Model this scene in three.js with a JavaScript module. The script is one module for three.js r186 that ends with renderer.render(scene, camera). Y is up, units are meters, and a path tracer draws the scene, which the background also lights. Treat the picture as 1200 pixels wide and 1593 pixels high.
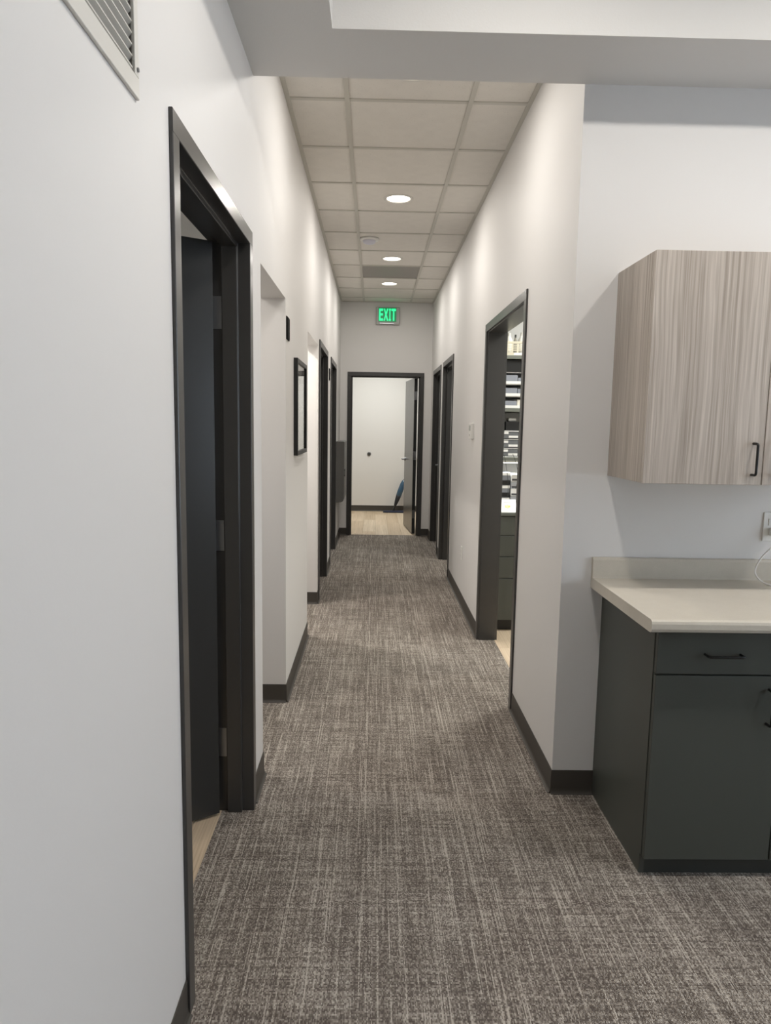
import * as THREE from 'three';
import { RoundedBoxGeometry } from 'three/addons/geometries/RoundedBoxGeometry.js';
import { TextGeometry } from 'three/addons/geometries/TextGeometry.js';
import { FontLoader } from 'three/addons/loaders/FontLoader.js';
import { RectAreaLightUniformsLib } from 'three/addons/lights/RectAreaLightUniformsLib.js';
import { mergeGeometries } from 'three/addons/utils/BufferGeometryUtils.js';

// ------------------------------------------------------------------ camera, sky, exposure
const scene = new THREE.Scene();
const renderer = new THREE.WebGLRenderer({ antialias: true });
renderer.toneMapping = THREE.LinearToneMapping;
renderer.toneMappingExposure = 1.06;
renderer.shadowMap.enabled = true;
RectAreaLightUniformsLib.init();

const camera = new THREE.PerspectiveCamera(2 * Math.atan(796.5 / 1099.0) * 180 / Math.PI, 1200 / 1593, 0.05, 100);
camera.position.set(0, 1.508, 0);
camera.setRotationFromMatrix(new THREE.Matrix4().makeBasis(
  new THREE.Vector3(0.99973839, 0.01641679, 0.01592622),
  new THREE.Vector3(-0.01431821, 0.99218532, -0.12394871),
  new THREE.Vector3(-0.01783661, 0.12368824, 0.99216081)));
scene.add(camera);
// daylight that enters through the windows of the open room, opposite the long wall
scene.background = new THREE.Color().setRGB(0.75, 0.87, 1.0);
scene.backgroundIntensity = 5.3;
const DOWNLIGHT = 215, TRAY_DOWNLIGHT = 330, WARM = new THREE.Color().setRGB(1, 0.955, 0.895), NEUTRAL = new THREE.Color().setRGB(0.98, 1, 0.95);

// ------------------------------------------------------------------ helpers
const V = (x, y, z) => new THREE.Vector3(x, y, z);
function rng(seed) { let a = seed >>> 0; return () => { a = (a + 0x6D2B79F5) | 0; let t = Math.imul(a ^ (a >>> 15), 1 | a); t = (t + Math.imul(t ^ (t >>> 7), 61 | t)) ^ t; return ((t ^ (t >>> 14)) >>> 0) / 4294967296; }; }
function hash(i, j, s = 0) { let h = Math.imul(i | 0, 374761393) ^ Math.imul(j | 0, 668265263) ^ Math.imul(s | 0, 2246822519); h = Math.imul(h ^ (h >>> 13), 1274126177); h ^= h >>> 16; return (h >>> 0) / 4294967296; }
const wrap = (i, n) => ((i % n) + n) % n, sm = (t) => t * t * (3 - 2 * t);
function vnoise(x, y, px, py, s) {            // periodic value noise
  const i = Math.floor(x), j = Math.floor(y), fx = sm(x - i), fy = sm(y - j);
  const a = hash(wrap(i, px), wrap(j, py), s), b = hash(wrap(i + 1, px), wrap(j, py), s), c = hash(wrap(i, px), wrap(j + 1, py), s), d = hash(wrap(i + 1, px), wrap(j + 1, py), s);
  return (a + (b - a) * fx) * (1 - fy) + (c + (d - c) * fx) * fy;
}
function lineNoise(x, line, px, s) {          // smooth along x, random from line to line
  const i = Math.floor(x), f = sm(x - i); const a = hash(wrap(i, px), line, s), b = hash(wrap(i + 1, px), line, s); return a + (b - a) * f;
}
function texture(w, h, sizeU, sizeV, fn, srgb = true) {
  const d = new Uint8Array(w * h * 4);
  for (let j = 0; j < h; j++) for (let i = 0; i < w; i++) { const c = fn(i / w, j / h), o = (j * w + i) * 4; d[o] = c[0]; d[o + 1] = c[1]; d[o + 2] = c[2]; d[o + 3] = 255; }
  const t = new THREE.DataTexture(d, w, h); t.wrapS = t.wrapT = THREE.RepeatWrapping; t.magFilter = THREE.LinearFilter; t.minFilter = THREE.LinearMipmapLinearFilter; t.generateMipmaps = true;
  if (srgb) t.colorSpace = THREE.SRGBColorSpace; t.repeat.set(1 / sizeU, 1 / sizeV); t.needsUpdate = true; return t;
}
const mix3 = (a, b, t) => [a[0] + (b[0] - a[0]) * t, a[1] + (b[1] - a[1]) * t, a[2] + (b[2] - a[2]) * t];
function boxUV(g) {                            // uv in metres from position and face direction
  g = g.index ? g.toNonIndexed() : g; const p = g.attributes.position, uv = new Float32Array(p.count * 2), A = V(), B = V(), C = V(), n = V();
  for (let i = 0; i < p.count; i += 3) {
    A.fromBufferAttribute(p, i); B.fromBufferAttribute(p, i + 1); C.fromBufferAttribute(p, i + 2);
    n.crossVectors(B.clone().sub(A), C.clone().sub(A)); const ax = Math.abs(n.x), ay = Math.abs(n.y), az = Math.abs(n.z);
    [A, B, C].forEach((q, k) => { const o = (i + k) * 2; if (ay >= ax && ay >= az) { uv[o] = q.x; uv[o + 1] = q.z; } else if (ax >= az) { uv[o] = q.z; uv[o + 1] = q.y; } else { uv[o] = q.x; uv[o + 1] = q.y; } });
  }
  g.setAttribute('uv', new THREE.BufferAttribute(uv, 2)); return g;
}
const box = (x0, x1, y0, y1, z0, z1) => { const g = new THREE.BoxGeometry(Math.abs(x1 - x0), Math.abs(y1 - y0), Math.abs(z1 - z0)); g.translate((x0 + x1) / 2, (y0 + y1) / 2, (z0 + z1) / 2); return boxUV(g); };
const rbox = (x0, x1, y0, y1, z0, z1, r = 0.002, s = 2) => { const g = new RoundedBoxGeometry(Math.abs(x1 - x0), Math.abs(y1 - y0), Math.abs(z1 - z0), s, r); g.translate((x0 + x1) / 2, (y0 + y1) / 2, (z0 + z1) / 2); return boxUV(g); };
const cyl = (r0, r1, h, x, y, z, axis = 'y', n = 24) => { const g = new THREE.CylinderGeometry(r0, r1, h, n); if (axis === 'x') g.rotateZ(Math.PI / 2); if (axis === 'z') g.rotateX(Math.PI / 2); g.translate(x, y, z); return boxUV(g); };
const merge = (list) => mergeGeometries(list.map((g) => { const q = g.index ? g.toNonIndexed() : g; for (const k of Object.keys(q.attributes)) if (!['position', 'normal', 'uv'].includes(k)) q.deleteAttribute(k); return q; }));
const tube = (pts, r, n = 32, closed = false, tension = 0.5) => boxUV(new THREE.TubeGeometry(new THREE.CatmullRomCurve3(pts, closed, 'catmullrom', tension), n, r, 8, closed));
function bar(pts, r) {                          // bent round bar with tight corners
  const path = new THREE.CurvePath(); let last = pts[0];
  for (let i = 1; i < pts.length; i++) {
    const p = pts[i]; if (i === pts.length - 1) { path.add(new THREE.LineCurve3(last, p)); break; }
    const n = pts[i + 1], a = p.clone().lerp(last, Math.min(0.4, 0.010 / p.distanceTo(last))), b = p.clone().lerp(n, Math.min(0.4, 0.010 / p.distanceTo(n)));
    path.add(new THREE.LineCurve3(last, a)); path.add(new THREE.QuadraticBezierCurve3(a, p, b)); last = b;
  }
  return boxUV(new THREE.TubeGeometry(path, 40, r, 10, false));
}
function chamfered(pts, r) {                    // polygon with small chamfers
  const out = [], n = pts.length; for (let i = 0; i < n; i++) {
    const p = new THREE.Vector2(...pts[i]), a = new THREE.Vector2(...pts[(i + n - 1) % n]), b = new THREE.Vector2(...pts[(i + 1) % n]);
    const c = Math.min(r, p.distanceTo(a) / 3, p.distanceTo(b) / 3); out.push(p.clone().add(a.sub(p).setLength(c)), p.clone().add(b.sub(p).setLength(c)));
  } return out;
}
const extrude = (pts, len) => new THREE.ExtrudeGeometry(new THREE.Shape(pts), { depth: len, bevelEnabled: false });
const used = new Map();
function numbered(name) { const k = used.get(name) || 0; used.set(name, k + 1); return k ? name + '_' + String(k).padStart(3, '0') : name; }
function mesh(g, m) { const o = new THREE.Mesh(g, m); o.castShadow = o.receiveShadow = true; return o; }
function part(parent, name, g, m, label) { const o = mesh(g, m); o.name = name; if (label) o.userData.label = label; parent.add(o); return o; }
function tag(o, label, category, extra) { Object.assign(o.userData, { label, category }, extra || {}); return o; }
function thing(name, label, category, pos = [0, 0, 0], turn = 0, extra) { const o = new THREE.Group(); o.name = numbered(name); o.position.set(...pos); o.rotation.y = turn; scene.add(o); return tag(o, label, category, extra); }
function single(name, g, m, label, category, extra) { const o = mesh(g, m); o.name = numbered(name); scene.add(o); return tag(o, label, category, extra); }
const STRUCT = { kind: 'structure' };
const structure = (name, g, m, label, category) => single(name, g, m, label, category, STRUCT);
const std = (color, roughness, more = {}) => new THREE.MeshPhysicalMaterial({ color, roughness, ...more });

// ------------------------------------------------------------------ dimensions (metres)
const XL = -0.458, XR = 0.756, TH = 0.125, HC = 3.083, HS = 2.757, ZB = -2.755, ZE = -9.506, TOP = 3.30, TILE = 0.6096, TEE = -0.1556, LINE0 = -3.699, ROOMH = 2.74;

// ------------------------------------------------------------------ materials
const plasterBump = texture(512, 512, 0.4, 0.4, (u, v) => { const n = 128 * vnoise(u * 90, v * 90, 90, 90, 3) + 100 * vnoise(u * 200, v * 200, 200, 200, 4); return [n, n, n]; }, false);
const wallPaint = std(0xe2e0de, 0.6, { bumpMap: plasterBump, bumpScale: 0.00008 });
const ceilingPaint = std(0xdad8d5, 0.75, { bumpMap: plasterBump, bumpScale: 0.0002 });
const tileMap = texture(512, 512, 0.6, 0.6, (u, v) => { const n = vnoise(u * 170, v * 170, 170, 170, 8), m = vnoise(u * 12, v * 12, 12, 12, 9); const k = (n > 0.86 ? -8 : 0) + (m - 0.5) * 4; return [229 + k, 225 + k, 218 + k]; });
const tileBump = texture(512, 512, 0.6, 0.6, (u, v) => { const n = vnoise(u * 170, v * 170, 170, 170, 8); const k = n > 0.8 ? 90 : 200 + 40 * n; return [k, k, k]; }, false);
const tileMat = std(0xffffff, 0.95, { map: tileMap, bumpMap: tileBump, bumpScale: 0.0004 });
const teeMat = std(0xc9c6bd, 0.45);
const framePaint = std(0x393837, 0.32, { clearcoat: 0.25, clearcoatRoughness: 0.25 });
const doorPaint = std(0x313232, 0.26);
const baseRubber = std(0x45413c, 0.5);
const steel = std(0x97989b, 0.38, { metalness: 1 });
const whitePlastic = std(0xe9e8e4, 0.4), blackMetal = std(0x141414, 0.38), blackPlastic = std(0x191919, 0.45);
const greenLaminate = std(0x4b4e49, 0.42);
const counterMap = texture(512, 512, 0.5, 0.5, (u, v) => { const k = (vnoise(u * 220, v * 220, 220, 220, 21) - 0.5) * 5 + (vnoise(u * 20, v * 20, 20, 20, 22) - 0.5) * 3; return [204 + k, 197 + k, 184 + k]; });
const counterMat = std(0xffffff, 0.38, { map: counterMap });
const carpetMaps = (() => {
  const N = 2048, S = 2.0, cols = 625, rows = 400, LIGHT = [192, 184, 174], MID = [143, 135, 127], DARK = [99, 91, 85];
  const map = texture(N, N, S, S, (u, v) => {
    const c = Math.floor(u * cols), r = Math.floor(v * rows), c3 = Math.floor(u * cols / 3), r3 = Math.floor(v * rows / 2);
    const a = hash(c, r, 31), ls = lineNoise(v * 16, c, 16, 32), lw = lineNoise(v * 7, c3, 7, 33), rs = lineNoise(u * 26, r, 26, 34), rw = lineNoise(u * 14, r3, 14, 35), patch = vnoise(u * 11, v * 9, 11, 9, 36);
    const yarn = hash(c, 7, 37), lightLine = yarn > 0.72 ? Math.max(0, ls - 0.35) * 0.75 : 0, darkLine = yarn < 0.16 ? -Math.max(0, ls - 0.45) * 0.6 : 0, darkRow = hash(r, 3, 38) < 0.22 ? -Math.max(0, rs - 0.5) * 0.75 : 0;
    let t = 0.44 + 0.78 * (a - 0.5) + 0.26 * (ls - 0.5) + 0.22 * (lw - 0.5) + 0.22 * (rs - 0.5) + 0.20 * (rw - 0.5) + 0.16 * (patch - 0.5) + lightLine + darkLine + darkRow;
    t = Math.min(1, Math.max(0, 0.5 + (t - 0.5) * 1.15));
    return t < 0.5 ? mix3(DARK, MID, t * 2) : mix3(MID, LIGHT, t * 2 - 1);
  });
  const bump = texture(1024, 1024, 0.4, 0.4, (u, v) => { const c = Math.floor(u * 125), fu = u * 125 - c, fv = v * 80 - Math.floor(v * 80); const k = 255 * Math.sin(Math.PI * fu) * (0.55 + 0.45 * Math.sin(Math.PI * fv)); return [k, k, k]; }, false);
  return { map, bump };
})();
const carpetMats = [0xffffff, 0xfcfbfa, 0xf8f8f7].map((c) => std(c, 1, { map: carpetMaps.map, bumpMap: carpetMaps.bump, bumpScale: 0.0012, specularIntensity: 0.2 }));
function woodTexture(seed, light, dark, w = 1024, su = 0.5, sv = 1.0) {
  return texture(w, w, su, sv, (u, v) => {
    const wob = 0.020 * (vnoise(u * 3, v * 3, 3, 3, seed) - 0.5) + 0.006 * (vnoise(u * 8, v * 9, 8, 9, seed + 1) - 0.5), x = u + wob;
    const broad = vnoise(x * 7, v * 1, 7, 1, seed + 2), mid = vnoise(x * 34, v * 2, 34, 2, seed + 3), fine = vnoise(x * 120, v * 4, 120, 4, seed + 4), hair = vnoise(x * 380, v * 10, 380, 10, seed + 5);
    const rings = Math.pow(0.5 + 0.5 * Math.sin((x * 14 + 2.6 * vnoise(u * 2, v * 1, 2, 1, seed + 6)) * Math.PI * 4), 3) * (vnoise(u * 4, v * 2, 4, 2, seed + 7));
    const t = 0.22 * broad + 0.20 * mid + 0.30 * fine + 0.28 * hair + 0.26 * (rings - 0.3);
    return mix3(light, dark, Math.min(1, Math.max(0, (t - 0.22) * 1.7)));
  });
}
const cabinetWood = std(0xffffff, 0.5, { map: woodTexture(50, [200, 190, 180], [152, 141, 130]) });
const plankMats = [[224, 205, 180], [216, 196, 170], [229, 212, 188]].map((c, i) => std(0xffffff, 0.5, { map: woodTexture(70 + i * 9, c, [c[0] - 34, c[1] - 36, c[2] - 38], 512, 0.4, 1.2) }));

// ------------------------------------------------------------------ walls
const ZNEAR = 2.6;
const opn = (z, w) => [z - w / 2 - 0.03, z + w / 2 + 0.03, 2.164];
const GRILLE = { z: -1.427, y: 2.105, w: 0.66, h: 0.46 };
const LEFT_OPENINGS = [opn(-2.148, 0.914), [-3.69, -2.895, 2.13], [-5.80, -4.90, 2.122], opn(-6.41, 0.914), opn(-7.93, 0.914)];
const RIGHT_OPENINGS = [opn(-4.25, 1.198), opn(-7.38, 0.914), opn(-8.64, 0.914)];
function wallAlongZ(x0, x1, za, zb, openings, top = TOP) {
  const o = openings.slice().sort((a, b) => a[0] - b[0]), list = []; let z = Math.min(za, zb); const end = Math.max(za, zb);
  for (const [a, b, h, sill] of o) { list.push(box(x0, x1, 0, top, z, a), box(x0, x1, h, top, a, b)); if (sill) list.push(box(x0, x1, 0, sill, a, b)); z = b; }
  list.push(box(x0, x1, 0, top, z, end)); return merge(list);
}
structure('wall_left', wallAlongZ(XL - TH, XL, ZNEAR, ZE - TH, [...LEFT_OPENINGS, [GRILLE.z + 0.018, GRILLE.z + GRILLE.w - 0.018, GRILLE.y + GRILLE.h - 0.03, GRILLE.y + 0.03]]), wallPaint, 'long pale grey painted wall with door frames and plain openings along corridor', 'wall');
structure('wall_right', wallAlongZ(XR, XR + TH, ZB - TH, ZE - TH, RIGHT_OPENINGS), wallPaint, 'pale grey corridor wall opposite the framed picture', 'wall');
structure('wall_counter', box(XR, 3.6, 0, TOP, ZB - TH, ZB), wallPaint, 'pale grey wall behind the counter and wood-grain wall cabinet', 'wall');
structure('wall_end', merge([box(-1.7, 0.147 - 0.487, 0, TOP, ZE - TH, ZE), box(0.147 + 0.487, 2.0, 0, TOP, ZE - TH, ZE), box(0.147 - 0.487, 0.147 + 0.487, 2.164, TOP, ZE - TH, ZE)]), wallPaint, 'grey end wall of the corridor carrying the exit sign', 'wall');
// the open room around the camera: its windows are in the wall opposite the long one
const XS = 3.6, WY0 = 0.7, WY1 = 2.35, WINDOWS = [[-1.75, -0.8, 1], [-0.7, 0.25, 2]];
structure('wall_back', box(XL - TH, XS + TH, 0, TOP, ZNEAR, ZNEAR + TH), wallPaint, 'plain wall of the open room facing the corridor entrance', 'wall');
structure('wall_far_side', merge([box(XS, XS + TH, 0, TOP, ZB - TH, -1.75), box(XS, XS + TH, 0, TOP, -0.8, -0.7), box(XS, XS + TH, 0, TOP, 0.25, ZNEAR), ...WINDOWS.flatMap(([a, b]) => [box(XS, XS + TH, 0, WY0, a, b), box(XS, XS + TH, WY1, TOP, a, b)])]), wallPaint, 'window wall of the open room opposite the long corridor wall', 'wall');
for (const [a, b, k] of WINDOWS) {
  const w = thing('window_' + k, k === 1 ? 'charcoal framed window in the wall beyond the counter end' : 'charcoal framed window beside the plain back wall', 'window', [0, 0, 0], 0, STRUCT), x = XS + 0.04;
  part(w, 'window_frame', merge([box(x, x + 0.06, WY0, WY0 + 0.05, a, b), box(x, x + 0.06, WY1 - 0.05, WY1, a, b), box(x, x + 0.06, WY0 + 0.05, WY1 - 0.05, a, a + 0.05), box(x, x + 0.06, WY0 + 0.05, WY1 - 0.05, b - 0.05, b)]), framePaint);
  part(w, 'pane', box(x + 0.027, x + 0.033, WY0 + 0.05, WY1 - 0.05, a + 0.05, b - 0.05), new THREE.MeshPhysicalMaterial({ color: 0xffffff, roughness: 0, transmission: 1, thickness: 0 }));
}
// rooms and recesses off the corridor
const roomWalls = (name, list, label) => structure(name, merge(list), wallPaint, label, 'wall');
roomWalls('wall_exam_room', [box(-3.0, XL - TH, 0, TOP, -2.895, -2.77), box(-3.0, XL - TH, 0, TOP, -0.6, -0.48), box(-3.12, -3.0, 0, TOP, -2.895, -0.48)], 'plain walls of the small room behind the half-open charcoal door');
roomWalls('wall_recess', [box(-2.0, XL - TH, 0, TOP, -3.815, -3.69), box(-2.12, -2.0, 0, TOP, -3.815, -2.895)], 'plain walls of the passage between the half-open door and the framed picture');
roomWalls('wall_passage', [box(-2.0, XL - TH, 0, TOP, -4.90, -4.775), box(-2.0, XL - TH, 0, TOP, -5.925, -5.80), box(-2.12, -2.0, 0, TOP, -5.925, -4.775)], 'plain walls of the passage beyond the framed picture');
roomWalls('wall_supply_room', [box(XR + TH, 3.0, 0, TOP, -5.785, -5.66), box(3.0, 3.12, 0, TOP, -8.12, ZB - TH)], 'white walls of the supply room with the stocked shelves');
roomWalls('wall_lit_room', [box(XR + TH, 3.0, 0, TOP, -8.12, -8.0)], 'white wall of the lit room beyond the thermostat');
roomWalls('wall_end_room', [box(-1.7, 2.0, 0, TOP, -12.32, -12.2), box(-1.7, -1.58, 0, TOP, -12.2, ZE - TH), box(1.88, 2.0, 0, TOP, -12.2, ZE - TH)], 'off-white walls of the room at the corridor end');

// ------------------------------------------------------------------ floors
{
  const g = new THREE.Group(); g.name = 'floor'; scene.add(g); tag(g, 'grey-brown carpet tiles with a woven linear pattern', 'floor', STRUCT);
  part(g, 'slab', merge([box(-3.2, 3.7, -0.2, -0.012, -12.4, ZNEAR + 0.1)]), std(0x8a8680, 0.9));
  const P = 0.5, rand = rng(77);
  const laid = (x0, x1, z0, z1) => {           // one carpet tile, cut to the room, its pattern offset of its own
    const q = box(x0, x1, -0.012, 0, z0, z1), du = 0.0032 * Math.floor(rand() * 2), dv = 0, uv = q.attributes.uv;
    for (let i = 0; i < uv.count; i++) uv.setXY(i, uv.getX(i) + du, uv.getY(i) + dv);
    part(g, 'carpet_tile', q, carpetMats[Math.floor(rand() * 3)]);
  };
  const fill = (xa, xb, za, zb) => { // grid lines every half metre from x = -0.18, z = -3.63
    const xs = [xa], zs = [za]; for (let x = -0.18 - 20 * P; x < xb - 1e-3; x += P) if (x > xa + 1e-3) xs.push(x); xs.push(xb);
    for (let z = -3.63 - 40 * P; z < zb - 1e-3; z += P) if (z > za + 1e-3) zs.push(z); zs.push(zb);
    for (let i = 0; i + 1 < xs.length; i++) for (let j = 0; j + 1 < zs.length; j++) laid(xs[i], xs[i + 1], zs[j], zs[j + 1]);
  };
  fill(XL, XR, ZE - 0.06, ZB); fill(XL, XS, ZB, ZNEAR);
  for (const [a, b] of LEFT_OPENINGS) fill(a < -2.5 && b > -2.0 ? -0.572 : XL - TH, XL, a, b);
  for (const [a, b] of RIGHT_OPENINGS) fill(XR, 0.872, a, b);
  fill(-2.0, XL - TH, -3.69, -2.895); fill(-2.0, XL - TH, -5.80, -4.90);
}
function plankFloor(name, x0, x1, z0, z1, label, seed) {
  const g = new THREE.Group(); g.name = name; scene.add(g); tag(g, label, 'floor', STRUCT); const rand = rng(seed), W = 0.18, L = 1.22, gap = 0.0008; let k = 0;
  for (let x = x0; x < x1 - 0.01; x += W, k++) for (let z = z1 + rand() * L; z > z0; z -= L) {
    const a = Math.max(z0, z - L), b = Math.min(z1, z); if (b - a < 0.01) continue;
    const q = box(x + gap, Math.min(x1, x + W) - gap, -0.012, 0, a + gap, b - gap), uv = q.attributes.uv, d = rand() * 3, e = rand() * 3; for (let i = 0; i < uv.count; i++) uv.setXY(i, uv.getX(i) + d, uv.getY(i) + e);
    part(g, 'plank', q, plankMats[Math.floor(rand() * 3)]);
  }
}
plankFloor('floor_exam_room', -3.0, -0.572, -2.77, -0.6, 'pale oak plank floor of the small room behind the half-open door', 5);
plankFloor('floor_supply_room', 0.872, 3.0, -5.66, ZB - TH, 'pale oak plank floor of the supply room', 6);
plankFloor('floor_lit_room', 0.872, 3.0, -8.0, -5.785, 'pale oak plank floor of the lit room beyond the thermostat', 7);
plankFloor('floor_end_room', -1.58, 1.88, -12.2, ZE - 0.06, 'pale oak plank floor of the room at the corridor end', 28);

// ------------------------------------------------------------------ ceilings
{
  const c = new THREE.Group(); c.name = 'ceiling'; scene.add(c); tag(c, 'suspended ceiling of off-white tiles in a white metal grid over corridor', 'ceiling', STRUCT);
  part(c, 'slab', box(XL - TH, XR + TH, 3.2, TOP, ZE - TH, ZB), ceilingPaint);
  const xs = [XL, TEE, TEE + TILE, XR], zs = [ZB]; for (let k = 0; k < 12; k++) { const z = LINE0 + TILE - k * TILE; if (z > ZE + 0.05) zs.push(z); } zs.push(ZE);
  for (let i = 0; i < 3; i++) for (let j = 0; j + 1 < zs.length; j++) {
    if (i === 1 && Math.abs((zs[j] + zs[j + 1]) / 2 - (LINE0 - 6.5 * TILE)) < 0.05) continue;          // the return grille sits there
    const q = box(xs[i] + 0.003, xs[i + 1] - 0.003, HC + 0.006, HC + 0.022, zs[j + 1] + 0.003, zs[j] - 0.003), uv = q.attributes.uv; for (let m = 0; m < uv.count; m++) uv.setXY(m, uv.getX(m) + i * 0.37, uv.getY(m) + j * 0.21);
    part(c, 'ceiling_tile', q, tileMat);
  }
  for (const x of [TEE, TEE + TILE]) part(c, 'main_tee', box(x - 0.012, x + 0.012, HC, HC + 0.006, ZE, ZB), teeMat);
  for (let j = 1; j + 1 < zs.length; j++) for (let i = 0; i < 3; i++) part(c, 'cross_tee', box(xs[i] + (i ? 0.0122 : 0.022), xs[i + 1] - (i < 2 ? 0.0122 : 0.022), HC + 0.0006, HC + 0.0058, zs[j] - 0.012, zs[j] + 0.012), teeMat);
  part(c, 'wall_angle', box(XL, XL + 0.022, HC, HC + 0.0055, ZE, ZB), teeMat); part(c, 'wall_angle', box(XR - 0.022, XR, HC, HC + 0.0055, ZE, ZB), teeMat);
  part(c, 'wall_angle', box(XL + 0.022, XR - 0.022, HC + 0.0003, HC + 0.0055, ZE, ZE + 0.022), teeMat);
}
structure('ceiling_soffit', merge([box(XL, XS, HS, TOP, ZB, -2.43), box(XL, -0.152, HS, TOP, -2.43, ZNEAR), box(XS - 0.3, XS, HS, TOP, -2.43, ZNEAR), box(-0.152, XS - 0.3, HS, TOP, ZNEAR - 0.3, ZNEAR)]), ceilingPaint, 'lowered grey drywall soffit framing the tray ceiling at corridor entrance', 'soffit');
structure('ceiling_tray', box(-0.152, XS - 0.3, HC + 0.02, TOP, -2.43, ZNEAR - 0.3), ceilingPaint, 'flat raised ceiling inside the drywall tray', 'ceiling');
const roomCeiling = (name, x0, x1, z0, z1, label) => structure(name, box(x0, x1, ROOMH, ROOMH + 0.1, z0, z1), ceilingPaint, label, 'ceiling');
roomCeiling('ceiling_exam_room', -3.0, XL - TH, -2.77, -0.6, 'flat white ceiling of the small room behind the half-open door');
roomCeiling('ceiling_recess', -2.0, XL - TH, -3.69, -2.895, 'flat ceiling of the passage between the half-open door and framed picture');
roomCeiling('ceiling_passage', -2.0, XL - TH, -5.80, -4.90, 'flat ceiling of the passage beyond the framed picture');
roomCeiling('ceiling_supply_room', XR + TH, 3.0, -5.66, ZB - TH, 'flat white ceiling of the supply room');
roomCeiling('ceiling_lit_room', XR + TH, 3.0, -8.0, -5.785, 'flat white ceiling of the lit room beyond the thermostat');
roomCeiling('ceiling_end_room', -1.58, 1.88, -12.2, ZE - TH, 'flat white ceiling of the room at the corridor end');

// ------------------------------------------------------------------ baseboards
const BB = [[0, 0], [0.016, 0], [0.016, 0.002], [0.010, 0.005], [0.006, 0.011], [0.0045, 0.020], [0.004, 0.098], [0.003, 0.1], [0, 0.1]].map((p) => new THREE.Vector2(...p));
function baseRun(ax, az, bx, bz, nx, nz) {      // from a to b along the wall foot, n points away from the wall
  const len = Math.hypot(bx - ax, bz - az), g = extrude(BB, len), d = V((bx - ax) / len, 0, (bz - az) / len);
  g.applyMatrix4(new THREE.Matrix4().makeBasis(V(nx, 0, nz), V(0, 1, 0), d).setPosition(ax, 0, az)); return boxUV(g);
}
function baseboard(name, label, runs) { const g = new THREE.Group(); g.name = name; scene.add(g); tag(g, label, 'baseboard', STRUCT); for (const r of runs) part(g, 'run', baseRun(...r), baseRubber); return g; }
const flip = (a) => a;
// direction is chosen so that (normal, up, along) is right-handed
const runL = (z0, z1) => [XL, Math.max(z0, z1) * 0 + Math.min(z0, z1), XL, Math.max(z0, z1), 1, 0];
const runR = (z0, z1) => [XR, Math.max(z0, z1), XR, Math.min(z0, z1), -1, 0];
const runF = (x0, x1, z) => [Math.max(x0, x1), z, Math.min(x0, x1), z, 0, 1];   // on a wall that faces the camera
const runB = (x0, x1, z) => [Math.min(x0, x1), z, Math.max(x0, x1), z, 0, -1];
baseboard('baseboard_left', 'dark rubber cove baseboard along the long corridor wall', [runL(ZNEAR, -1.64), runL(-2.656, -2.895 - 0.004), runL(-3.686, -4.904), runL(-5.796, -5.902), runL(-6.918, -7.422), runL(-8.438, ZE)]);
baseboard('baseboard_recess', 'dark rubber baseboard around the passage beside the framed picture', [runF(-2.0, XL, -3.69), runB(-2.0, XL, -2.895), [-2.0, -3.69, -2.0, -2.895, 1, 0]]);
baseboard('baseboard_passage', 'dark rubber baseboard around the passage beyond the framed picture', [runF(-2.0, XL, -5.80), runB(-2.0, XL, -4.90), [-2.0, -5.80, -2.0, -4.90, 1, 0]]);
baseboard('baseboard_right', 'dark rubber cove baseboard below the thermostat wall', [runR(ZB + 0.004, -3.60), runR(-4.90, -6.872), runR(-7.888, -8.132), runR(-9.148, ZE)]);
baseboard('baseboard_counter', 'short black baseboard between wall corner and base cabinet', [runF(XR - 0.004, 0.925, ZB)]);
baseboard('baseboard_end', 'dark baseboard pieces on each side of the end door frame', [runF(XL, -0.361, ZE), runF(0.655, XR, ZE)]);
baseboard('baseboard_end_room', 'dark baseboard along the wall behind the blue floor cleaner', [runF(-1.58, 1.88, -12.2)]);
baseboard('baseboard_exam_room', 'dark baseboard in the small room behind the half-open door', [runF(-3.0, XL - TH - 0.02, -2.77)]);

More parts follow.
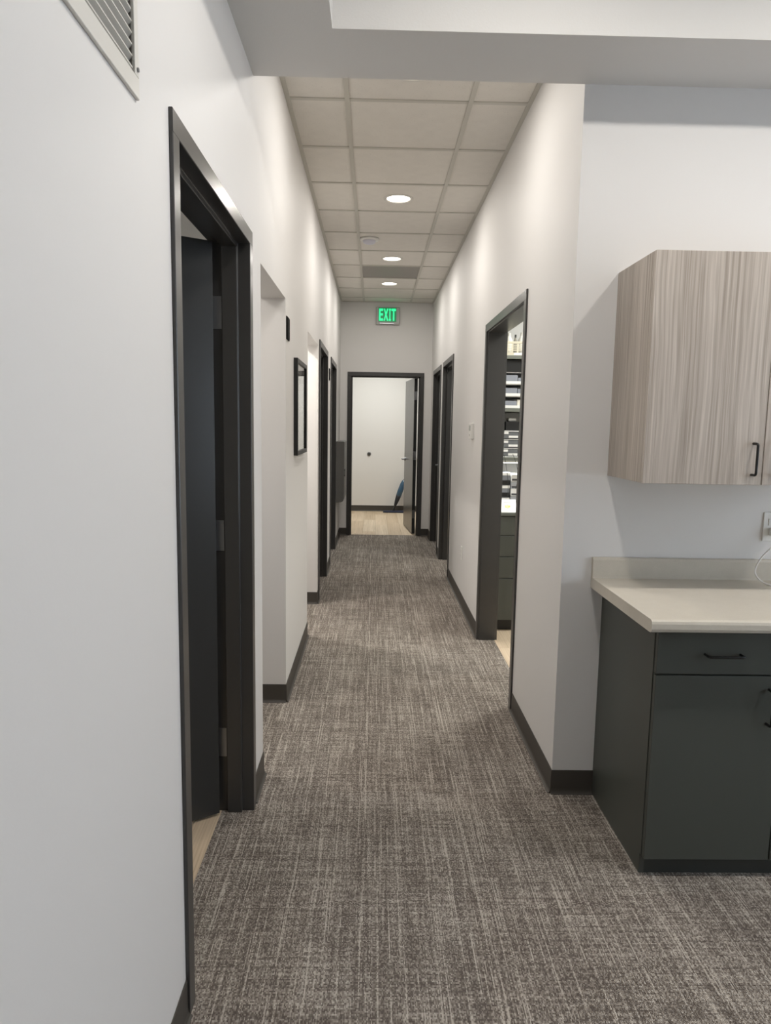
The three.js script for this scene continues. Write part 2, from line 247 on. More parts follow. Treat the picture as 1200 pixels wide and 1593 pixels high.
// ------------------------------------------------------------------ doors
function doorSet({ n, x, z, turn, w = 0.914, h = 2.134, hinge = 0, open = 0, stop = true, label, lever = true, clear = 0 }) {
  const d = thing('door_' + n, label, 'door', [x, 0, z], turn, STRUCT), F = 0.051, P = 0.010, T = TH;
  const prof = stop ? [[F, P], [0, P], [0, -0.035], [-0.016, -0.035], [-0.016, -0.089], [0, -0.089], [0, -T - P], [F, -T - P], [F, -T], [0.028, -T], [0.028, 0], [F, 0]]
    : [[F, P], [0, P], [0, -0.004], [-0.006, -0.004], [-0.006, -T + 0.004], [0, -T + 0.004], [0, -T - P], [F, -T - P], [F, -T], [0.028, -T], [0.028, 0], [F, 0]];
  const cp = chamfered(prof, 0.0016);
  const jamb = (side) => {
    const g = extrude(cp, h + (0)); g.applyMatrix4(new THREE.Matrix4().makeBasis(V(1, 0, 0), V(0, 0, 1), V(0, -1, 0)).setPosition(w / 2, h, 0)); // shape x -> x, shape y -> z
    if (side < 0) { g.applyMatrix4(new THREE.Matrix4().makeScale(-1, 1, 1)); const i = g.index; if (i) for (let k = 0; k < i.count; k += 3) { const t = i.getX(k); i.setX(k, i.getX(k + 1)); i.setX(k + 1, t); } else { for (const a of Object.values(g.attributes)) for (let k = 0; k < a.count; k += 3) for (let c = 0; c < a.itemSize; c++) { const t = a.getComponent(k, c); a.setComponent(k, c, a.getComponent(k + 1, c)); a.setComponent(k + 1, c, t); } } }
    g.computeVertexNormals(); return boxUV(g);
  };
  const jr = part(d, 'jamb', jamb(1), framePaint), jl = part(d, 'jamb', jamb(-1), framePaint);
  const hg = extrude(cp, w + 2 * F); hg.applyMatrix4(new THREE.Matrix4().makeBasis(V(0, 1, 0), V(0, 0, 1), V(1, 0, 0)).setPosition(-w / 2 - F, h, 0)); hg.computeVertexNormals();
  part(d, 'head', boxUV(hg), framePaint);
  if (!hinge) return d;
  const hj = hinge > 0 ? jr : jl;
  for (const y of [0.28, 1.086, 1.893]) {
    const px = hinge * w / 2; part(hj, 'hinge', merge([box(px - hinge * 0.0025, px + hinge * 0.001, y - 0.057, y + 0.057, -T - P + 0.002, -0.094), cyl(0.006, 0.006, 0.114, px - hinge * 0.003, y, -T - P - 0.006, 'y', 12),
      ...[[-0.04, -0.108], [-0.014, -0.122], [0.014, -0.122], [0.04, -0.108]].map(([dy, dz]) => cyl(0.0045, 0.0045, 0.002, px - hinge * 0.003, y + dy, dz, 'x', 10))]), steel, 'brushed steel hinge plate');
  }
  const L = w - 0.008, a = -hinge * 0.004, b = -hinge * L;
  const leaf = part(d, 'leaf', rbox(a, b, 0.012, h - 0.004, 0.001 + clear, 0.045 + clear, 0.0015), doorPaint); leaf.position.set(hinge * (w / 2 - 0.001), 0, -T - P - 0.001); leaf.rotation.y = -hinge * open;
  if (lever) {
    const lx = b + hinge * 0.065, y = 1.0, list = [];
    for (const s of [1, -1]) { const z0 = clear + (s > 0 ? 0.045 : 0.001); list.push(cyl(0.026, 0.026, 0.008, lx, y, z0 + s * 0.004, 'z'), cyl(0.010, 0.010, 0.045, lx, y, z0 + s * 0.026, 'z'), bar([V(lx, y, z0 + s * 0.048), V(lx + hinge * 0.05, y, z0 + s * 0.052), V(lx + hinge * 0.115, y, z0 + s * 0.048)], 0.009)); }
    if (clear) for (const y of [0.28, 1.086, 1.893]) part(leaf, 'hinge_plate', box(a, a + hinge * 0.002, y - 0.057, y + 0.057, 0.003 + clear, 0.040 + clear), steel, 'brushed steel hinge plate');
    part(leaf, 'lever_handle', merge(list), steel, 'satin steel lever handle');
  }
  return d;
}
const LT = Math.PI / 2, RT = -Math.PI / 2;
doorSet({ n: 1, x: XL, z: -2.148, turn: LT, hinge: 1, open: 57 * Math.PI / 180, label: 'half-open charcoal door with steel hinges beside the white air grille' });
doorSet({ n: 2, x: XL, z: -6.41, turn: LT, hinge: 1, open: 0, label: 'closed charcoal door between the second passage and the small black plaque' });
doorSet({ n: 3, x: XL, z: -7.93, turn: LT, hinge: 1, open: 0, label: 'closed charcoal door beside the grey wall-mounted box' });
doorSet({ n: 4, x: XR, z: -4.25, turn: RT, w: 1.198, stop: false, label: 'wide charcoal cased opening without a door to the supply room' });
doorSet({ n: 5, x: XR, z: -7.38, turn: RT, hinge: 1, open: Math.PI / 2, label: 'open charcoal door frame to the lit room beyond the thermostat' });
doorSet({ n: 6, x: XR, z: -8.64, turn: RT, hinge: 1, open: 0, label: 'closed charcoal door next to the end wall, opposite the wall-mounted box' });
doorSet({ n: 7, x: 0.147, z: ZE, turn: 0, hinge: 1, open: 85 * Math.PI / 180, clear: 0.022, label: 'charcoal door standing wide open under the exit sign' });

// ------------------------------------------------------------------ lamps
const lensMat = new THREE.MeshStandardMaterial({ color: 0xffffff, emissive: 0xfff4e4, emissiveIntensity: 6, roughness: 0.6 });
const ringGeo = boxUV(new THREE.LatheGeometry([[0.080, 0.010], [0.082, 0.004], [0.087, -0.001], [0.098, -0.002], [0.1035, 0.001], [0.1035, 0.006]].map((p) => new THREE.Vector2(...p)), 48)), lensGeo = (() => { const g = new THREE.CylinderGeometry(0.081, 0.081, 0.004, 40); g.translate(0, 0.007, 0); return g; })();
const trimWhite = std(0xdedbd5, 0.45);
function downlight(x, z, y, label, extra, power = DOWNLIGHT) {
  const t = thing('recessed_downlight', label, 'ceiling light', [x, y, z], 0, extra); part(t, 'trim_ring', ringGeo, trimWhite); part(t, 'lens', lensGeo, lensMat, 'glowing white lens');
  const l = new THREE.RectAreaLight(WARM, power, 0.114, 0.114); l.name = 'downlight_glow'; l.position.set(x, y - 0.004, z); l.rotation.x = -Math.PI / 2; scene.add(l);
}
const LX = TEE + TILE / 2, gd = { group: 'recessed downlights along the corridor ceiling' };
downlight(LX, LINE0 + TILE / 2, HC, 'round recessed downlight just behind the lowered soffit', gd);
downlight(LX, LINE0 - 2.5 * TILE, HC, 'round recessed downlight two tiles before the smoke detector', gd);
downlight(LX, LINE0 - 5.5 * TILE, HC, 'round recessed downlight between smoke detector and grey return panel', gd);
downlight(LX, LINE0 - 7.5 * TILE, HC, 'round recessed downlight between the grey return panel and the exit sign', gd);
for (const [x, where] of [[0.45, 'in front of the corridor entrance'], [1.68, 'in front of the wall cabinet'], [2.91, 'beside the windows']]) downlight(x, -1.6, HC + 0.02, 'round recessed downlight in the raised tray ceiling ' + where, { group: 'recessed downlights in the tray ceiling' }, TRAY_DOWNLIGHT);
downlight(-1.25, -5.35, ROOMH - 0.007, 'round recessed downlight in the passage beyond the framed picture', {}, 620);
downlight(-1.5, -3.3, ROOMH - 0.007, 'added unseen downlight that brightens the passage beside the half-open door', {}, 260);  // unseen lamp, added to brighten and warm the far jamb of this passage
function panelLight(x, z, y, label, I, w = 0.6) {
  const t = thing('ceiling_panel_light', label, 'ceiling light', [x, y, z]); part(t, 'frame', merge([box(-w / 2 - 0.02, w / 2 + 0.02, -0.012, 0, -w / 2 - 0.02, -w / 2), box(-w / 2 - 0.02, w / 2 + 0.02, -0.012, 0, w / 2, w / 2 + 0.02), box(-w / 2 - 0.02, -w / 2, -0.012, 0, -w / 2, w / 2), box(w / 2, w / 2 + 0.02, -0.012, 0, -w / 2, w / 2)]), trimWhite);
  part(t, 'diffuser', box(-w / 2, w / 2, -0.009, -0.001, -w / 2, w / 2), new THREE.MeshStandardMaterial({ color: 0xffffff, emissive: 0xfff6ea, emissiveIntensity: 3, roughness: 0.6 }));
  const l = new THREE.RectAreaLight(NEUTRAL, I, w, w); l.name = 'panel_glow'; l.position.set(x, y - 0.014, z); l.rotation.x = -Math.PI / 2; scene.add(l);
}
panelLight(-2.45, -2.2, ROOMH, 'square ceiling panel light in the small room behind the half-open door', 11);
panelLight(1.75, -4.4, ROOMH, 'square ceiling panel light in the supply room', 30);
panelLight(1.9, -6.9, ROOMH, 'square ceiling panel light in the lit room beyond the thermostat', 30);
panelLight(0.1, -10.9, ROOMH, 'square ceiling panel light in the room at the corridor end', 28);

// ------------------------------------------------------------------ ceiling fittings
{
  const t = thing('return_air_panel', 'flat grey return air panel in the corridor ceiling grid', 'air vent', [LX, HC, LINE0 - 6.5 * TILE]), perf = texture(256, 256, 0.05, 0.05, (u, v) => { const a = (u * 8) % 1 - 0.5, b = (v * 8) % 1 - 0.5; return a * a + b * b < 0.09 ? [70, 68, 66] : [172, 168, 162]; });
  part(t, 'perforated_plate', box(-TILE / 2 + 0.02, TILE / 2 - 0.02, 0.008, 0.012, -TILE / 2 + 0.02, TILE / 2 - 0.02), std(0xffffff, 0.5, { map: perf }));
  part(t, 'frame', merge([box(-TILE / 2 + 0.003, TILE / 2 - 0.003, 0.006, 0.02, -TILE / 2 + 0.003, -TILE / 2 + 0.02), box(-TILE / 2 + 0.003, TILE / 2 - 0.003, 0.006, 0.02, TILE / 2 - 0.02, TILE / 2 - 0.003), box(-TILE / 2 + 0.003, -TILE / 2 + 0.02, 0.006, 0.02, -TILE / 2 + 0.02, TILE / 2 - 0.02), box(TILE / 2 - 0.02, TILE / 2 - 0.003, 0.006, 0.02, -TILE / 2 + 0.02, TILE / 2 - 0.02)]), std(0xa9a59f, 0.5));
}
{
  const t = thing('smoke_detector', 'round white smoke detector on the corridor ceiling', 'smoke detector', [-0.064, HC, -6.325]);
  part(t, 'base', boxUV(new THREE.LatheGeometry([[0, 0.006], [0.082, 0.006], [0.082, -0.006], [0.078, -0.012], [0.062, -0.014], [0, -0.014]].map((p) => new THREE.Vector2(...p)), 40)), whitePlastic);
  part(t, 'sensor_dome', boxUV(new THREE.LatheGeometry([[0.055, -0.0145], [0.053, -0.028], [0.044, -0.036], [0.022, -0.040], [0, -0.040]].map((p) => new THREE.Vector2(...p)), 40)), std(0xd9d8e4, 0.4));
}
// ------------------------------------------------------------------ exit sign
{
  const font = await new FontLoader().loadAsync('fonts/droid/droid_sans_bold.typeface.json');
  const t = thing('exit_sign', 'lit green EXIT sign on the corridor end wall', 'exit sign', [0.158, 2.908, ZE]);
  part(t, 'housing', rbox(-0.155, 0.155, -0.112, 0.112, 0, 0.045, 0.010, 3), std(0xb9b8b4, 0.45));
  part(t, 'face_panel', rbox(-0.122, 0.112, -0.076, 0.102, 0.0452, 0.049, 0.001), new THREE.MeshStandardMaterial({ color: 0x0d6b45, emissive: 0x0a8a52, emissiveIntensity: 0.45, roughness: 0.4 }));
  const glow = new THREE.MeshStandardMaterial({ color: 0x37e59b, emissive: 0x2cf59a, emissiveIntensity: 1.0, roughness: 0.5 });
  let x = -0.114; for (const [ch, w] of [['E', 0.052], ['X', 0.060], ['I', 0.026], ['T', 0.056]]) {
    const g = new TextGeometry(ch, { font, size: 0.1, depth: 0.003, curveSegments: 4 }); g.computeBoundingBox(); const b = g.boundingBox; g.translate(-b.min.x, -b.min.y, 0); g.scale(w / (b.max.x - b.min.x), 0.152 / (b.max.y - b.min.y), 1); g.translate(x, -0.063, 0.0492);
    part(t, 'letter', g, glow); x += w + 0.008;
  }
  part(t, 'lamp_bracket', merge([rbox(-0.105, 0.085, -0.108, -0.088, 0.046, 0.06, 0.004), rbox(-0.105, -0.095, -0.112, -0.082, 0.045, 0.066, 0.002), rbox(0.078, 0.088, -0.112, -0.082, 0.045, 0.066, 0.002)]), steel);
  const l = new THREE.RectAreaLight(new THREE.Color().setRGB(0.05, 1, 0.4), 0.35, 0.22, 0.16); l.name = 'exit_glow'; l.position.set(0.153, 2.92, ZE + 0.056); l.rotation.y = Math.PI; scene.add(l);
}

// ------------------------------------------------------------------ things on the long corridor wall
{
  const t = thing('air_grille', 'white metal louvred return grille high on wall before half-open door', 'air vent', [XL, 2.105, -1.427]), W = 0.66, H = 0.46, B = 0.038; // local: z towards the camera, y up
  part(t, 'frame', merge([rbox(0, 0.007, 0, B, 0, W, 0.002), rbox(0, 0.007, H - B, H, 0, W, 0.002), rbox(0, 0.007, B, H - B, 0, 0.022, 0.002), rbox(0, 0.007, B, H - B, W - 0.022, W, 0.002)]), std(0xdcd9d2, 0.4));
  part(t, 'duct', merge([box(-0.115, -0.112, 0.031, H - 0.031, 0.019, W - 0.019), box(-0.112, 0, 0.0305, 0.032, 0.019, W - 0.019), box(-0.112, 0, H - 0.032, H - 0.0305, 0.019, W - 0.019), box(-0.112, 0, 0.032, H - 0.032, 0.0185, 0.0195), box(-0.112, 0, 0.032, H - 0.032, W - 0.0195, W - 0.0185)]), std(0x8d8a85, 0.7));
  const slatMat = std(0xcfccc5, 0.45);
  for (let y = B + 0.001; y < H - B; y += 0.020) { const q = box(-0.014, 0.014, -0.0005, 0.0005, 0.020, W - 0.020); q.rotateZ(0.72); q.translate(-0.0095, y, 0); const lip = box(0.0008, 0.0018, y + 0.0088, y + 0.0122, 0.020, W - 0.020); part(t, 'slat', merge([q, lip]), slatMat); }
  for (const [y, z] of [[0.05, 0.011], [0.19, 0.011], [H - 0.05, 0.011]]) part(t, 'screw', cyl(0.004, 0.004, 0.003, 0.0085, y, z, 'x', 12), steel);
}
const plaque = (z, label) => { const t = thing('door_plaque', label, 'sign', [XL, 1.99, z], 0, { group: 'small black wall plaques' }); part(t, 'plate', rbox(0, 0.006, -0.058, 0.058, -0.054, 0.054, 0.002), std(0x0a0a0a, 0.9, { specularIntensity: 0.2 })); part(t, 'face', rbox(0.0062, 0.0075, -0.052, 0.052, -0.048, 0.048, 0.0005), std(0x0d0d0d, 0.8, { specularIntensity: 0.2 })); };
plaque(-3.765, 'small square black plaque high on wall above the framed picture side');
plaque(-7.2, 'small square black plaque on wall between the two closed doors');
{
  const t = thing('framed_picture', 'black framed grey print behind glass on corridor wall', 'picture', [XL, 1.595, -4.328]), W = 0.545, H = 0.55, f = 0.024, D = 0.024;
  const fm = std(0x151515, 0.35);
  part(t, 'frame', merge([rbox(0, D, -H / 2, H / 2, -W / 2, -W / 2 + f, 0.002), rbox(0, D, -H / 2, H / 2, W / 2 - f, W / 2, 0.002), rbox(0, D, -H / 2, -H / 2 + f, -W / 2 + f, W / 2 - f, 0.002), rbox(0, D, H / 2 - f, H / 2, -W / 2 + f, W / 2 - f, 0.002)]), fm);
  const w = W - 2 * f, h = H - 2 * f, print = texture(512, 512, w, h, (u, v) => {
    const n = vnoise(u * 60, v * 60, 60, 60, 91), m = vnoise(u * 14, v * 14, 14, 14, 92), r = Math.hypot((u - 0.5) * 1.1, (v - 1.25) * 1.0);
    if (r > 0.40 && r < 0.47) return [74, 72, 71]; if (r <= 0.40) return [186, 184, 182]; const s = 150 + 46 * (m - 0.5) + (n > 0.72 ? 42 : 0) - (n < 0.24 ? 30 : 0); return [s, s - 1, s - 3];
  });
  const pg = box(0.006, 0.009, -h / 2, h / 2, -w / 2, w / 2), uv = pg.attributes.uv; for (let i = 0; i < uv.count; i++) uv.setXY(i, uv.getX(i) + w / 2, uv.getY(i) + h / 2);
  part(t, 'print', pg, std(0xffffff, 0.8, { map: print })); part(t, 'backing', box(0, 0.006, -h / 2, h / 2, -w / 2, w / 2), std(0x6b5d4c, 0.9));
  part(t, 'glass', box(0.013, 0.015, -h / 2, h / 2, -w / 2, w / 2), new THREE.MeshPhysicalMaterial({ color: 0xffffff, roughness: 0.02, transmission: 1, thickness: 0 }));
}
{
  const t = thing('wall_box', 'grey wall-mounted folding box with rounded lower corner beside end wall', 'wall box', [XL, 0, -8.62]), D = 0.094, y0 = 0.545, y1 = 1.285, gm = std(0x5a5855, 0.4);
  const s = new THREE.Shape(); s.moveTo(0, y0); s.lineTo(D - 0.05, y0); s.quadraticCurveTo(D, y0, D, y0 + 0.06); s.lineTo(D, y1 - 0.008); s.quadraticCurveTo(D, y1, D - 0.008, y1); s.lineTo(0, y1); s.closePath();
  const g = new THREE.ExtrudeGeometry(s, { depth: 0.6, bevelEnabled: true, bevelSize: 0.003, bevelThickness: 0.003, bevelSegments: 2 }); g.translate(0.0031, 0, -0.61); part(t, 'body', boxUV(g), gm);
  part(t, 'latch', merge([rbox(D + 0.004, D + 0.014, 0.93, 0.95, -0.10, -0.05, 0.002), rbox(D + 0.004, D + 0.014, 0.86, 0.88, -0.10, -0.05, 0.002), rbox(D + 0.010, D + 0.015, 0.86, 0.95, -0.10, -0.05, 0.002)]), blackMetal);
}
// ------------------------------------------------------------------ things on the opposite corridor wall
{
  const t = thing('thermostat', 'white square thermostat on wall next to the cased opening', 'thermostat', [XR, 1.466, -5.43]);
  part(t, 'body', rbox(-0.024, 0, -0.06, 0.06, -0.06, 0.06, 0.004), whitePlastic); part(t, 'display', rbox(-0.0255, -0.0242, 0.0, 0.042, -0.042, 0.042, 0.0005), std(0x9aa19a, 0.3)); part(t, 'button', rbox(-0.027, -0.0242, -0.04, -0.025, -0.012, 0.012, 0.001), std(0xb9b8b5, 0.4));
}
function outlet(name, label, pos, turn) {      // local: x across, y up, z out of the wall
  const t = thing(name, label, 'outlet', pos, turn); part(t, 'cover_plate', rbox(-0.0365, 0.0365, -0.0575, 0.0575, 0, 0.0065, 0.002), whitePlastic);
  for (const y of [-0.0195, 0.0195]) { const s = part(t, 'socket', rbox(-0.0165, 0.0165, y - 0.0135, y + 0.0135, 0.0066, 0.009, 0.001), std(0xe4e3df, 0.4)); part(s, 'slot', merge([box(-0.0075, -0.0055, y - 0.002, y + 0.006, 0.0085, 0.0093), box(0.0055, 0.0075, y - 0.001, y + 0.006, 0.0085, 0.0093), cyl(0.0025, 0.0025, 0.0008, 0, y - 0.007, 0.0089, 'z', 10)]), blackPlastic); }
  part(t, 'screw', cyl(0.003, 0.003, 0.0015, 0, 0, 0.007, 'z', 10), steel); return t;
}
outlet('wall_outlet', 'white duplex outlet low on the corridor wall below thermostat', [XR, 0.436, -5.86], RT);
outlet('wall_outlet', 'white duplex outlet above the counter backsplash with a cord plugged in', [1.586, 1.128, ZB], 0);

// ------------------------------------------------------------------ counter area
const pull = (horizontal, x, y, z, len) => horizontal
  ? bar([V(x - len / 2, y, z), V(x - len / 2, y, z + 0.03), V(x + len / 2, y, z + 0.03), V(x + len / 2, y, z)], 0.0045)
  : bar([V(x, y - len / 2, z), V(x, y - len / 2, z + 0.03), V(x, y + len / 2, z + 0.03), V(x, y + len / 2, z)], 0.0045);
const ZF = -2.2;
function baseCabinet(x0, x1, label, handleSide, endPanel) {
  const t = thing('base_cabinet', label, 'cabinet', [0, 0, 0], 0, { group: 'dark green-grey base cabinets under the counter' });
  const bx = endPanel ? x0 + 0.018 : x0;
  part(t, 'body', box(bx, x1, 0.072, 0.872, ZB, ZF - 0.02), greenLaminate);
  part(t, 'toe_kick', box(bx, x1, 0, 0.0718, ZB, ZF - 0.032), std(0x373a38, 0.5));
  if (endPanel) { const g = new THREE.ExtrudeGeometry(new THREE.Shape([[2.22 - 2.755, 0], [-0.011, 0], [-0.011, 0.072], [0, 0.072], [0, 0.872], [2.22 - 2.755, 0.872]].map((p) => new THREE.Vector2(...p))), { depth: 0.0178, bevelEnabled: false }); g.applyMatrix4(new THREE.Matrix4().makeBasis(V(0, 0, 1), V(0, 1, 0), V(-1, 0, 0)).setPosition(x0 + 0.0178, 0, ZF - 0.0202)); part(t, 'end_panel', boxUV(g), greenLaminate); }
  const dr = part(t, 'drawer', rbox(x0 + 0.003, x1 - 0.002, 0.716, 0.856, ZF - 0.0198, ZF, 0.002), greenLaminate);
  part(dr, 'handle', pull(true, (x0 + x1) / 2 + 0.004, 0.783, ZF, 0.116), blackMetal, 'black bar pull');
  const dd = part(t, 'door', rbox(x0 + 0.003, x1 - 0.002, 0.068, 0.711, ZF - 0.0198, ZF, 0.002), greenLaminate);
  part(dd, 'handle', pull(false, handleSide > 0 ? x1 - 0.048 : x0 + 0.048, 0.608, ZF, 0.116), blackMetal, 'black bar pull');
}
baseCabinet(0.925, 1.352, 'dark green-grey base cabinet with exposed end panel beside wall corner', 1, true);
baseCabinet(1.352, 1.78, 'dark green-grey base cabinet next to the end unit under the outlet', -1, false);
baseCabinet(1.78, 2.21, 'dark green-grey base cabinet at the far end of the counter', 1, false);
{
  const t = thing('countertop', 'beige laminate countertop with rolled front edge and backsplash', 'countertop'), x0 = 0.875, x1 = 2.25;
  const pts = [[-2.754, 0.873], [-2.140, 0.873], [-2.131, 0.877], [-2.127, 0.886], [-2.127, 0.902], [-2.130, 0.910], [-2.137, 0.9145], [-2.145, 0.9155], [-2.155, 0.915], [-2.754, 0.915]].map((p) => new THREE.Vector2(p[0], p[1]));
  const ext = (p) => { const g = extrude(p, x1 - x0); g.applyMatrix4(new THREE.Matrix4().makeBasis(V(0, 0, 1), V(0, 1, 0), V(-1, 0, 0)).setPosition(x1, 0, 0)); return boxUV(g); };
  part(t, 'worktop', ext(pts), counterMat);
  part(t, 'backsplash', ext([[-2.754, 0.9152], [-2.732, 0.9152], [-2.734, 0.921], [-2.735, 0.986], [-2.738, 0.994], [-2.744, 0.997], [-2.754, 0.997]].map((p) => new THREE.Vector2(...p))), counterMat);
}
{
  const t = thing('wall_cabinet', 'grey-beige wood-grain wall cabinet with black bar pulls above the counter', 'cabinet'), x0 = 0.918, xm = 1.328, x1 = 1.738, y0 = 1.322, y1 = 2.09, z0 = ZB, z1 = -2.39;
  part(t, 'body', rbox(x0, x1, y0, y1, z0, z1 - 0.021, 0.001), cabinetWood);
  for (const [a, b, s] of [[x0, xm - 0.0015, 1], [xm + 0.0015, x1, -1]]) { const q = rbox(a, b, y0 - 0.001, y1, z1 - 0.0195, z1, 0.0015), uv = q.attributes.uv; for (let i = 0; i < uv.count; i++) uv.setXY(i, uv.getX(i) + 0.11 + a * 0.3, uv.getY(i)); const d = part(t, 'door', q, cabinetWood); part(d, 'handle', pull(false, s > 0 ? b - 0.036 : a + 0.036, 1.409, z1, 0.106), blackMetal, 'black bar pull'); }
}
{
  const t = thing('power_cord', 'thin white charging cord looping from the outlet onto counter', 'cord');
  part(t, 'plug', rbox(1.572, 1.600, 1.094, 1.124, -2.7455, -2.715, 0.004), whitePlastic);
  part(t, 'cable', tube([V(1.586, 1.108, -2.716), V(1.582, 1.09, -2.695), V(1.556, 1.055, -2.69), V(1.524, 1.015, -2.695), V(1.503, 0.975, -2.695), V(1.497, 0.948, -2.68), V(1.508, 0.927, -2.655), V(1.53, 0.919, -2.63), V(1.57, 0.9185, -2.61), V(1.64, 0.9185, -2.60), V(1.74, 0.9185, -2.585)], 0.0031, 80), std(0xf6f5f2, 0.45));
  part(t, 'connector', rbox(1.735, 1.765, 0.9157, 0.9227, -2.592, -2.574, 0.002), whitePlastic);
}

// ------------------------------------------------------------------ supply room seen through the cased opening
const SZ = -5.06;
{
  const t = thing('drawer_cabinet', 'dark green-grey four-drawer base cabinet in the supply room', 'cabinet'), x0 = 0.915, x1 = 1.37;
  part(t, 'body', box(x0, x1, 0.084, 0.862, -5.655, SZ - 0.02), greenLaminate); part(t, 'toe_kick', box(x0, x1, 0, 0.0838, -5.655, SZ - 0.05), blackPlastic);
  for (const [a, b] of [[0.088, 0.396], [0.402, 0.558], [0.564, 0.712], [0.718, 0.856]]) part(t, 'drawer', rbox(x0 + 0.002, x1 - 0.002, a, b, SZ - 0.0198, SZ, 0.002), greenLaminate);
  part(t, 'top', rbox(x0 - 0.005, 1.9, 0.8622, 0.886, -5.655, SZ + 0.012, 0.003), std(0x5b5f59, 0.4));
  part(t, 'side_unit', box(x1 + 0.002, 1.9, 0, 0.862, -5.655, SZ - 0.02), greenLaminate);
}
{
  const t = thing('shelf_unit', 'green-grey open wall shelving above the supply room drawers', 'shelf'), x0 = 0.915, x1 = 1.9, zb = -5.655;
  for (const y of [1.272, 1.622, 1.992]) part(t, 'shelf', box(x0, x1, y - 0.012, y + 0.012, zb, SZ - 0.02), std(0x70736b, 0.5));
  part(t, 'side_panel', box(x0 - 0.018, x0 - 0.0002, 1.261, 2.35, zb, SZ - 0.02), std(0x70736b, 0.5)); part(t, 'side_panel', box(x1 + 0.0002, x1 + 0.018, 1.261, 2.35, zb, SZ - 0.02), std(0x70736b, 0.5));
}
{
  const t = thing('under_shelf_light', 'slim white strip light under the lowest supply shelf', 'strip light', [1.4, 1.2595, SZ - 0.14]);
  part(t, 'housing', rbox(-0.45, 0.45, -0.018, 0, -0.03, 0.03, 0.003), whitePlastic); part(t, 'diffuser', rbox(-0.44, 0.44, -0.022, -0.0182, -0.022, 0.022, 0.001), new THREE.MeshStandardMaterial({ color: 0xffffff, emissive: 0xfff8ee, emissiveIntensity: 4, roughness: 0.6 }));
  const l = new THREE.RectAreaLight(NEUTRAL, 45, 0.86, 0.04); l.name = 'strip_glow'; l.position.set(1.4, 1.26 - 0.024, SZ - 0.14); l.rotation.x = -Math.PI / 2; scene.add(l);
}
const whiteTray = std(0xf2f1ee, 0.45), greyStuff = std(0x8c8f98, 0.6), cream = std(0xe9e4d6, 0.6);
{ // black bins under the shelves
  const t = thing('black_bin', 'black open storage bin under the top supply shelf', 'bin'); part(t, 'body', merge([box(0.93, 1.14, 1.893, 1.972, -5.35, -5.345), box(0.93, 0.935, 1.893, 1.972, -5.345, -5.11), box(1.135, 1.14, 1.893, 1.972, -5.345, -5.11), box(0.93, 1.14, 1.8905, 1.897, -5.35, -5.105), rbox(0.93, 1.14, 1.897, 1.974, -5.11, -5.105, 0.001)]), blackPlastic);
}
for (let k = 0; k < 3; k++) { // three stacked trays with grey packets
  const y = 1.6345 + k * 0.0852, t = thing('letter_tray', ['lowest', 'middle', 'topmost'][k] + ' white tray of grey packets in the stack on supply shelf', 'tray', [0, y, 0], 0, { group: 'stacked white trays of packets' });
  part(t, 'tray', merge([box(0.925, 1.16, 0, 0.004, -5.36, SZ - 0.03), box(0.925, 0.929, 0.004, 0.080, -5.36, SZ - 0.03), box(1.156, 1.16, 0.004, 0.080, -5.36, SZ - 0.03), box(0.929, 1.156, 0.004, 0.08, -5.36, -5.356), rbox(0.929, 1.156, 0.004, 0.020, SZ - 0.034, SZ - 0.03, 0.001), box(0.925, 1.16, 0.0802, 0.084, -5.36, SZ - 0.05)]), whiteTray);
  part(t, 'packet', rbox(0.932, 1.02, 0.0045, 0.052 + 0.006 * k, -5.34, SZ - 0.045, 0.004), greyStuff); part(t, 'packet', rbox(1.023, 1.15, 0.0045, 0.062 - 0.008 * k, -5.33, SZ - 0.05, 0.004), k === 0 ? cream : greyStuff);
}
